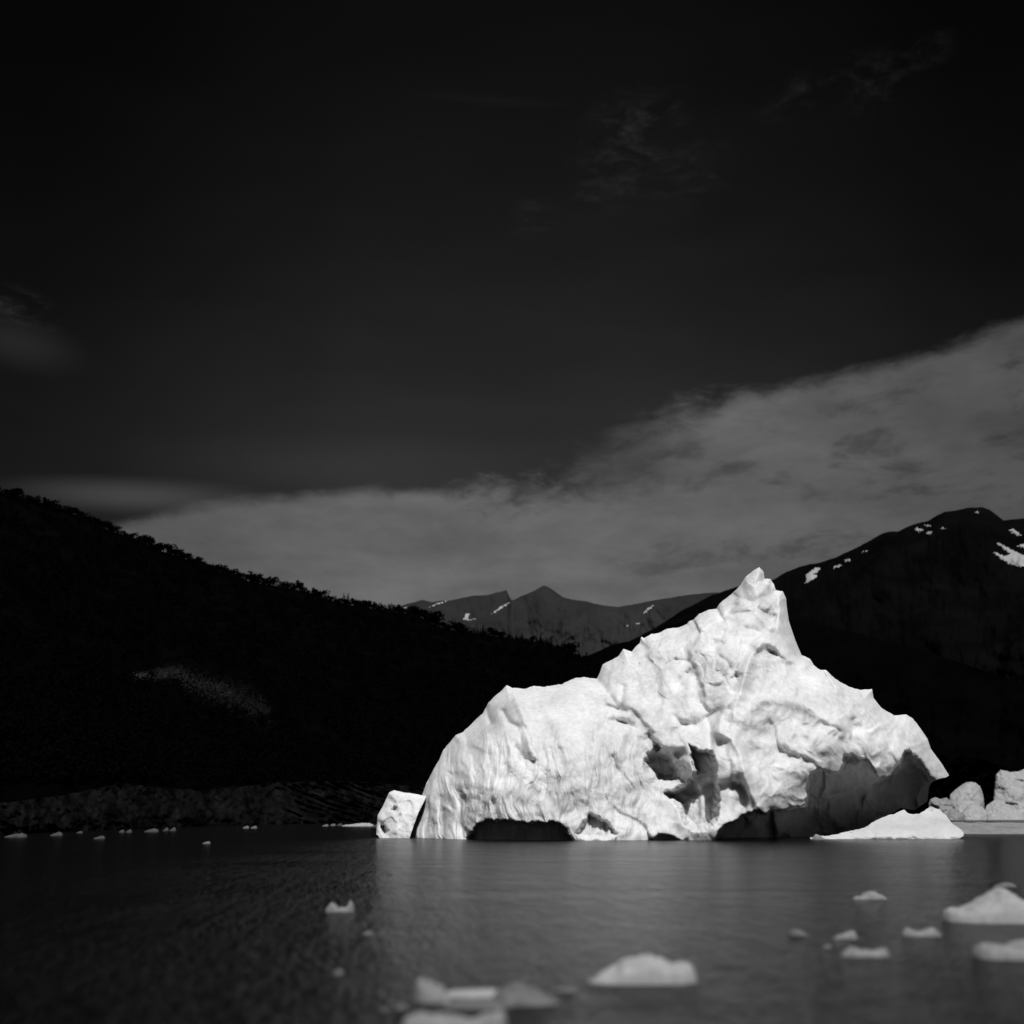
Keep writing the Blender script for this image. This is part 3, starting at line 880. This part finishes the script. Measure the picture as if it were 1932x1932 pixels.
def crown_mesh(kind, seed):
    """leafy crown of small faces, about 1 m tall before scaling"""
    r = random.Random(seed)
    V, Fc = [], []

    def tuft(c, s):
        b = len(V)
        n = Vector((r.gauss(0, 1), r.gauss(0, 1), r.gauss(0, 1) * .6)).normalized()
        u = n.orthogonal().normalized(); w = n.cross(u)
        a0 = r.random() * 6.28
        for k in range(4):
            a = a0 + k * math.pi / 2 + r.uniform(-.4, .4)
            V.append(c + (u * math.cos(a) + w * math.sin(a)) * s * r.uniform(.6, 1.3))
        Fc.append([b, b + 1, b + 2, b + 3])
    if kind == 'conifer':
        for i in range(150):
            z = r.random() ** 1.2
            rad = .24 * (1 - z) + .015
            a = r.random() * 6.28
            q_ = math.sqrt(r.random()) * rad * (1 + .3 * math.sin(z * 28))
            tuft(Vector((q_ * math.cos(a), q_ * math.sin(a), .12 + z * .88)), .055 * (1.25 - z * .8))
    else:
        lobes = [(Vector((r.uniform(-.32, .32), r.uniform(-.32, .32), r.uniform(.4, .8))), r.uniform(.18, .32)) for _ in range(6)]
        for i in range(170):
            c, s = r.choice(lobes)
            d = Vector((r.gauss(0, 1), r.gauss(0, 1), r.gauss(0, .8))).normalized() * s * r.uniform(.6, 1.05)
            p = c + d
            p.z = max(p.z, .12)
            tuft(p, .085)
    return V, Fc


def trunk_mesh(h):
    V, Fc = [], []
    for k, (z, rr) in enumerate([(-.25, .03), (.3, .022), (h, .008)]):
        for i in range(6):
            a = i * math.pi / 3
            V.append((rr * math.cos(a), rr * math.sin(a), z))
    for k in range(2):
        for i in range(6):
            Fc.append([k * 6 + i, k * 6 + (i + 1) % 6, k * 6 + 6 + (i + 1) % 6, k * 6 + 6 + i])
    return V, Fc


protos = []
for i, kd in enumerate(['conifer', 'round', 'round', 'round', 'conifer', 'round']):
    cv, cfc = crown_mesh(kd, 10 + i)
    c = mesh_obj('crown', cv, cfc, LEAF, smooth=False)
    tv, tf = trunk_mesh(.9 if kd == 'conifer' else .55)
    tr = mesh_obj('trunk', tv, tf, BARK)
    protos.append((kd, c.data, tr.data))
    bpy.data.objects.remove(c); bpy.data.objects.remove(tr)

bl = bvh_of(left_hill)
O = Vector((0, 0, CAM_H))


def hit_at(bvh, px, py):
    rx, rz = ray(px, py)
    h = bvh.ray_cast(O, Vector((float(rx), 1, float(rz))).normalized())
    return h[0]


def skyline_y(px, pts):
    return float(np.interp(px, [p[0] for p in pts], [p[1] for p in pts]))


def tree(loc, h, kind, label, group, name='tree'):
    sel = [p for p in protos if p[0] == kind]
    _, cm, tm = random.choice(sel)
    e = bpy.data.objects.new(name, None)
    COL.objects.link(e)
    e.location = loc
    e.rotation_euler = (0, 0, random.random() * 6.28)
    wd = h * (random.uniform(1.0, 1.9) if kind == 'round' else random.uniform(.8, 1.1))
    e.scale = (wd, wd, h)
    for nm, dm in (('crown', cm), ('trunk', tm)):
        c = bpy.data.objects.new(nm, dm)
        COL.objects.link(c)
        c.parent = e
    tag(e, label, 'tree', group)
    return e


def find_top(px, y0, bvh):
    """first picture row below the sky in a column that meets the hill"""
    for dy in np.arange(-16, 30, 1.0):
        h = hit_at(bvh, px, y0 + dy)
        if h is not None:
            return y0 + dy, h
    return None, None


SK = 'trees along the skyline of the left hill'
x = -30.0
special = [(30, 22, 'round'), (62, 16, 'round'), (403, 13, 'round'), (415, 15, 'round'), (648, 20, 'conifer'), (656, 22, 'conifer'), (632, 12, 'conifer'), (985, 16, 'conifer'), (1020, 18, 'conifer'), (1030, 16, 'conifer'),
           (1013, 12, 'conifer'), (962, 12, 'conifer'), (1078, 22, 'round'), (1086, 18, 'round'), (812, 24, 'round'), (822, 26, 'round'), (858, 18, 'round'), (800, 20, 'round'), (868, 16, 'round'), (945, 11, 'conifer')]
for px, hp, kd in special:
    yy, h = find_top(px, skyline_y(px, left_ridge), bl)
    if h is None: continue
    lab = {648: 'left of the twin spired conifers on the dark skyline', 656: 'taller right of the twin spired conifers on the dark skyline', 30: 'bushy black tree topping the hill at the left frame edge',
           403: 'small round black tree in the gap of the left skyline', 415: 'round black tree standing just right of a small one on the skyline', 1078: 'broad black tree where the left ridge ends by the iceberg'}.get(px)
    tree(h - Vector((0, 0, 1.0)), hp / F * h.y + 1.5, kd, lab or ('black conifer among many on the skyline of the left hill' if kd == 'conifer' else 'black round-crowned tree among many on the skyline of the left hill'), SK)
while x < 1115:
    yy, h = find_top(x, skyline_y(x, left_ridge), bl)
    if h is not None:
        kd = 'round' if x < 880 or random.random() < .35 else 'conifer'
        hp = random.choice((5, 7, 9, 11, 16)) * random.uniform(.8, 1.2) * (1.1 if x > 740 else 1)
        tree(h - Vector((0, 0, 1.5)), hp / F * h.y + 1.5, kd, 'black conifer among many on the skyline of the left hill' if kd == 'conifer' else 'black round-crowned tree among many on the skyline of the left hill', SK)
    x += random.uniform(3.2, 7.5)

# the closed forest on the slope: one mass
V, Fc = [], []
src = [crown_mesh('round' if i % 3 else 'conifer', 60 + i) for i in range(5)]
cnt = 0
for i in range(5200):
    px = random.uniform(-500, 1130)
    yr = skyline_y(px, left_ridge)
    py = yr + 4 + (1478 - yr) * random.random() ** 1.15
    if poly_sd(np.array([float(px)]), np.array([float(py)]), [(240, 1258), (330, 1248), (420, 1275), (520, 1330), (500, 1362), (400, 1345), (300, 1300)])[0] > 0: continue
    h = hit_at(bl, px, py)
    if h is None: continue
    sv, sf = src[i % 5]
    hh_ = random.uniform(5, 10) * (.6 + h.y / 1800)
    a = random.random() * 6.28
    ca, sa_ = math.cos(a), math.sin(a)
    b = len(V)
    k = 60 if h.y > 400 else len(sf)
    for f in sf[:k]:
        b = len(V)
        for vi in f:
            v = sv[vi]
            sc = hh_ * (1.0 if k == len(sf) else 1.0)
            V.append((h.x + (v.x * ca - v.y * sa_) * sc * 1.2, h.y + (v.x * sa_ + v.y * ca) * sc * 1.2, h.z - .8 + v.z * sc))
        Fc.append([b, b + 1, b + 2, b + 3])
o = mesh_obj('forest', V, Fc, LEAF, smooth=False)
tag(o, 'dense black forest covering the slope of the left hill', kind='stuff')

# pale shrubs half way up the slope
V, Fc = [], []
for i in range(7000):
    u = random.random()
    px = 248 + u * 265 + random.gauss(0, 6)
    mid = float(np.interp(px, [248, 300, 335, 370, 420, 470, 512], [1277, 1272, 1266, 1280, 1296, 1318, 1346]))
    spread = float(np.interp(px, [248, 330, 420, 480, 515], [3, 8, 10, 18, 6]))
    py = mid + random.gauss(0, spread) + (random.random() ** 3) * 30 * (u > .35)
    h = hit_at(bl, px, py)
    if h is None: continue
    sv, sf = src[1]
    hh_ = random.uniform(.25, .8)
    for f in sf[:9]:
        b = len(V)
        for vi in f:
            v = sv[vi]
            V.append((h.x + v.x * hh_ * 1.8, h.y + v.y * hh_ * 1.8, h.z - .3 + v.z * hh_))
        Fc.append([b, b + 1, b + 2, b + 3])
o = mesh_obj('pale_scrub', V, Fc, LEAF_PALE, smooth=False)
tag(o, 'pale grey scrub patch half way up the dark left slope', kind='stuff')


# ------------------------------------------------------------------ floating ice
def floe(name, label, cat, px0, px1, ybase, prof, mat, dep=.5, seed=0, group=None, rough=.12, n=56, turn=0.0):
    """prof: (u 0..1, height in picture units); dep: footprint depth over width"""
    Yf = wy(ybase)
    s = Yf * 1.03 / F
    W = (px1 - px0) * s
    D = W * dep
    xc = ray((px0 + px1) / 2, ybase)[0] * (Yf + D * .4)
    ang = np.linspace(0, 2 * math.pi, n, endpoint=False)
    rad = np.linspace(0, 1, n // 3)[1:] ** .8
    A, Rr = np.meshgrid(ang, rad)
    out = 1 + .16 * fbm(np.cos(A) * 1.3 + seed, np.sin(A) * 1.3, 4, .6, seed)
    ex = 2 / 2.6
    ux = np.sign(np.cos(A)) * np.abs(np.cos(A)) ** ex * Rr
    uy = np.sign(np.sin(A)) * np.abs(np.sin(A)) ** ex * Rr * out
    X_ = ux * W / 2; Yy = uy * D / 2
    pu, ph = zip(*prof)
    H = np.interp((ux + 1) / 2, pu, ph) * s
    hm = max(ph) * s
    edge_ = np.clip(1 - Rr ** 9, 0, 1)
    nz = facets(X_ / (W * .18) + seed, Yy / (W * .14), seed + 1) * .5 + fbm(X_ / (W * .1), Yy / (W * .1) + seed, 5, .6, seed + 2)
    Zz = H * (.72 + .28 * (1 - uy ** 2)) * edge_ ** .5 + nz * hm * rough * edge_ * 1.6
    Zz = np.maximum(Zz, .0) + hm * .06 * (1 - Rr)
    Zz[-1] = -.04 - hm * .1
    c0 = np.array([[0, 0, float(np.interp(.5, pu, ph)) * s + hm * .06]])
    ring = np.stack([X_, Yy, Zz], -1)
    sk = ring[-1].copy(); sk[:, :2] *= .9; sk[:, 2] = -hm * 1.2 - .05
    V = np.concatenate([c0, ring.reshape(-1, 3), sk, [[0, 0, -hm * 1.5 - .1]]])
    nr_ = len(rad)
    Fq = []
    for i in range(n):
        j = (i + 1) % n
        Fq.append([0, 1 + i, 1 + j, 1 + j])
        for k in range(nr_):
            a = 1 + k * n
            Fq.append([a + i, a + n + i, a + n + j, a + j])
        a = 1 + nr_ * n
        Fq.append([a + i, len(V) - 1, a + j, a + j])
    me = bpy.data.meshes.new(name)
    me.from_pydata([tuple(v) for v in V], [], [tuple(dict.fromkeys(f)) for f in Fq])
    me.polygons.foreach_set('use_smooth', np.ones(len(me.polygons), bool))
    me.materials.append(mat)
    o = bpy.data.objects.new(name, me)
    COL.objects.link(o)
    o.location = (float(xc), Yf + D * .45, 0)
    o.rotation_euler = (0, 0, turn)
    return tag(o, label, cat, group)


M1 = [(0, 0), (.15, .4), (.4, .9), (.6, 1), (.85, .6), (1, 0)]


def pr(pts, h): return [(a, b * h) for a, b in pts]


NG = 'ice pieces floating in the foreground'
floe('ice_floe', 'largest smooth white floe humped in the bottom centre of the water', 'ice floe', 1117, 1308, 1858, [(0, 1), (.15, 11), (.33, 29), (.5, 37), (.62, 35), (.75, 28), (.85, 27), (.95, 36), (1, 30)], ICE_SMALL, .45, 301, NG, .10, 80)
floe('ice_floe', 'white floe with a peaked hump against the right frame edge', 'ice floe', 1788, 1990, 1742, [(0, 8), (.05, 24), (.18, 20), (.32, 30), (.5, 52), (.6, 48), (.75, 28), (1, 8)], ICE_SMALL, .45, 302, NG, .035, 80)
floe('ice_floe', 'flat pale floe cut by the frame just below the peaked one at right', 'ice floe', 1845, 2010, 1812, [(0, 8), (.08, 22), (.4, 18), (.55, 26), (.85, 22), (1, 5)], ICE_VIGNETTED, .5, 303, NG, .1, 70)
floe('ice_block', 'upright chunk with a raised left corner beside the long flat floe', 'ice chunk', 786, 850, 1892, [(0, 38), (.05, 40), (.25, 30), (.5, 22), (.7, 20), (.85, 8), (1, 2)], ICE_VIGNETTED, .5, 304, NG, .15)
floe('ice_floe', 'long flat floe with a bright level top near the bottom', 'ice floe', 842, 972, 1884, [(0, 8), (.1, 10), (.5, 12), (.9, 11), (1, 8)], ICE_SMALL, .3, 305, NG, .06)
floe('ice_floe', 'dim half-sunken floe tailing right behind the long flat one', 'ice floe', 930, 1052, 1898, [(0, 8), (.2, 20), (.4, 28), (.55, 16), (.75, 8), (1, 1)], ICE_DIM, .7, 306, NG, .2)
floe('ice_floe', 'low grey skirt of ice awash in front of the flat floe', 'ice floe', 836, 960, 1903, [(0, 1), (.3, 7), (.7, 8), (1, 2)], ICE_DIM, .4, 307, NG, .2)
floe('ice_floe', 'wide pale floe cut by the bottom edge of the frame', 'ice floe', 764, 950, 1948, [(0, 12), (.05, 24), (.4, 22), (.65, 14), (.8, 24), (.95, 36), (1, 26)], ICE_VIGNETTED, .3, 308, NG, .08, 70)
floe('ice_chunk', 'small saddle-shaped ice chip with two raised ends on the dark left water', 'ice chunk', 616, 666, 1721, [(0, 6), (.2, 14), (.45, 5), (.7, 6), (.88, 18), (1, 14)], ICE_VIGNETTED, .35, 309, NG, .1)
floe('ice_chunk', 'tiny dim ice chip below the saddle-shaped one', 'ice chunk', 684, 704, 1764, pr(M1, 5), ICE_DIM, .5, 310, NG, .2, 36)
floe('ice_chunk', 'barely visible ice speck on the left water above the bottom edge', 'ice chunk', 627, 649, 1838, pr(M1, 5), ICE_DIM, .5, 311, NG, .3, 36)
floe('ice_chunk', 'dim ice speck left of the upright chunk', 'ice chunk', 718, 730, 1908, pr(M1, 5), ICE_DIM, .5, 312, NG, .3, 36)
floe('ice_chunk', 'dim broken ice speck just left of the upright chunk', 'ice chunk', 744, 768, 1904, pr(M1, 7), ICE_DIM, .5, 313, NG, .3, 36)
floe('ice_floe', 'faint flat piece between the long floe and the largest hump', 'ice floe', 1046, 1090, 1872, pr(M1, 5), ICE_DIM, .5, 314, NG, .2, 40)
floe('ice_floe', 'low pointed floe farthest of the loose pieces right of centre', 'ice floe', 1610, 1672, 1697, [(0, 1), (.3, 4), (.52, 12), (.75, 8), (1, 1)], ICE_VIGNETTED, .45, 315, NG, .12)
floe('ice_chunk', 'faint pale ice chip leftmost of the right-hand cluster', 'ice chunk', 1488, 1523, 1766, [(0, 4), (.25, 10), (.6, 7), (1, 1)], ICE_DIM, .4, 316, NG, .15)
floe('ice_floe', 'small pale floe with a raised right end in the right-hand cluster', 'ice floe', 1574, 1617, 1772, [(0, 1), (.4, 6), (.75, 12), (.9, 10), (1, 2)], ICE_VIGNETTED, .4, 317, NG, .12)
floe('ice_floe', 'long low pale floe nearest of the right-hand cluster', 'ice floe', 1590, 1676, 1806, [(0, 3), (.2, 13), (.45, 9), (.7, 8), (.92, 13), (1, 3)], ICE_VIGNETTED, .35, 318, NG, .12)
floe('ice_floe', 'two-humped floe between the cluster and the peaked right floe', 'ice floe', 1704, 1774, 1767, [(0, 3), (.15, 12), (.4, 6), (.55, 6), (.75, 14), (.9, 8), (1, 1)], ICE_VIGNETTED, .35, 319, NG, .12)
floe('ice_floe', 'dim flat floe on the black water above the peaked right floe', 'ice floe', 1877, 1918, 1674, pr(M1, 7), ICE_DIM, .5, 320, NG, .15, 40)
floe('ice_chunk', 'faint ice speck above the long low floe of the right-hand cluster', 'ice chunk', 1552, 1570, 1790, pr(M1, 5), ICE_DIM, .5, 321, NG, .3, 36)

FG = 'small floes along the far left shore'
far_list = [
    (9, 50, 1580, 10, 'longest bright floe at the left frame edge by the shore', ICE_FAR), (95, 118, 1577, 9, 'second floe from the left along the shore', ICE_FAR),
    (144, 156, 1572, 5, 'tiniest floe of the left shore row, third from the left', ICE_FAR), (176, 198, 1583, 8, 'floe lying nearer than its neighbours in the left shore row', ICE_FAR),
    (224, 235, 1571, 7, 'left half of a floe pair before the dark rocks', ICE_FAR), (237, 249, 1571, 8, 'right half of a floe pair before the dark rocks', ICE_FAR),
    (272, 299, 1570, 9, 'bright slanted floe in the middle of the shore row', ICE_FAR), (307, 318, 1568, 8, 'left of two close slanted floes in the shore row', ICE_FAR),
    (320, 332, 1568, 9, 'right of two close slanted floes in the shore row', ICE_FAR), (458, 470, 1563, 6, 'left of two dim floes before the striated rock', ICE_DIM),
    (473, 485, 1563, 6, 'right of two dim floes before the striated rock', ICE_DIM), (382, 397, 1592, 6, 'dim lone floe out on the water off the left shore', ICE_DIM),
    (608, 620, 1559, 5, 'leftmost of three specks beside the long thin floe', ICE_DIM), (623, 633, 1558, 5, 'middle one of three specks beside the long thin floe', ICE_DIM),
    (635, 646, 1558, 6, 'rightmost of three specks beside the long thin floe', ICE_FAR), (645, 706, 1559, 8, 'long thin bright floe left of the small iceberg with holes', ICE_SMALL),
    (700, 716, 1561, 7, 'short pale floe touching the small iceberg with holes', ICE_FAR)]
for i, (a, b, yb_, h, lab, mt) in enumerate(far_list):
    floe('ice_floe', lab, 'ice floe', a, b, yb_, [(0, h * .1), (.3, h * .35), (.7, h * .65), (.9, h * .5), (1, h * .1)], mt, .5, 340 + i, FG, .15, 32)
floe('ice_chunk', 'small bright ice lump on the waterline between the dark foot and the ice shelf', 'ice chunk', 1533, 1556, 1584, [(0, 2), (.3, 8), (.6, 6), (1, 1)], ICE_VIGNETTED, .5, 361, None, .15, 36)
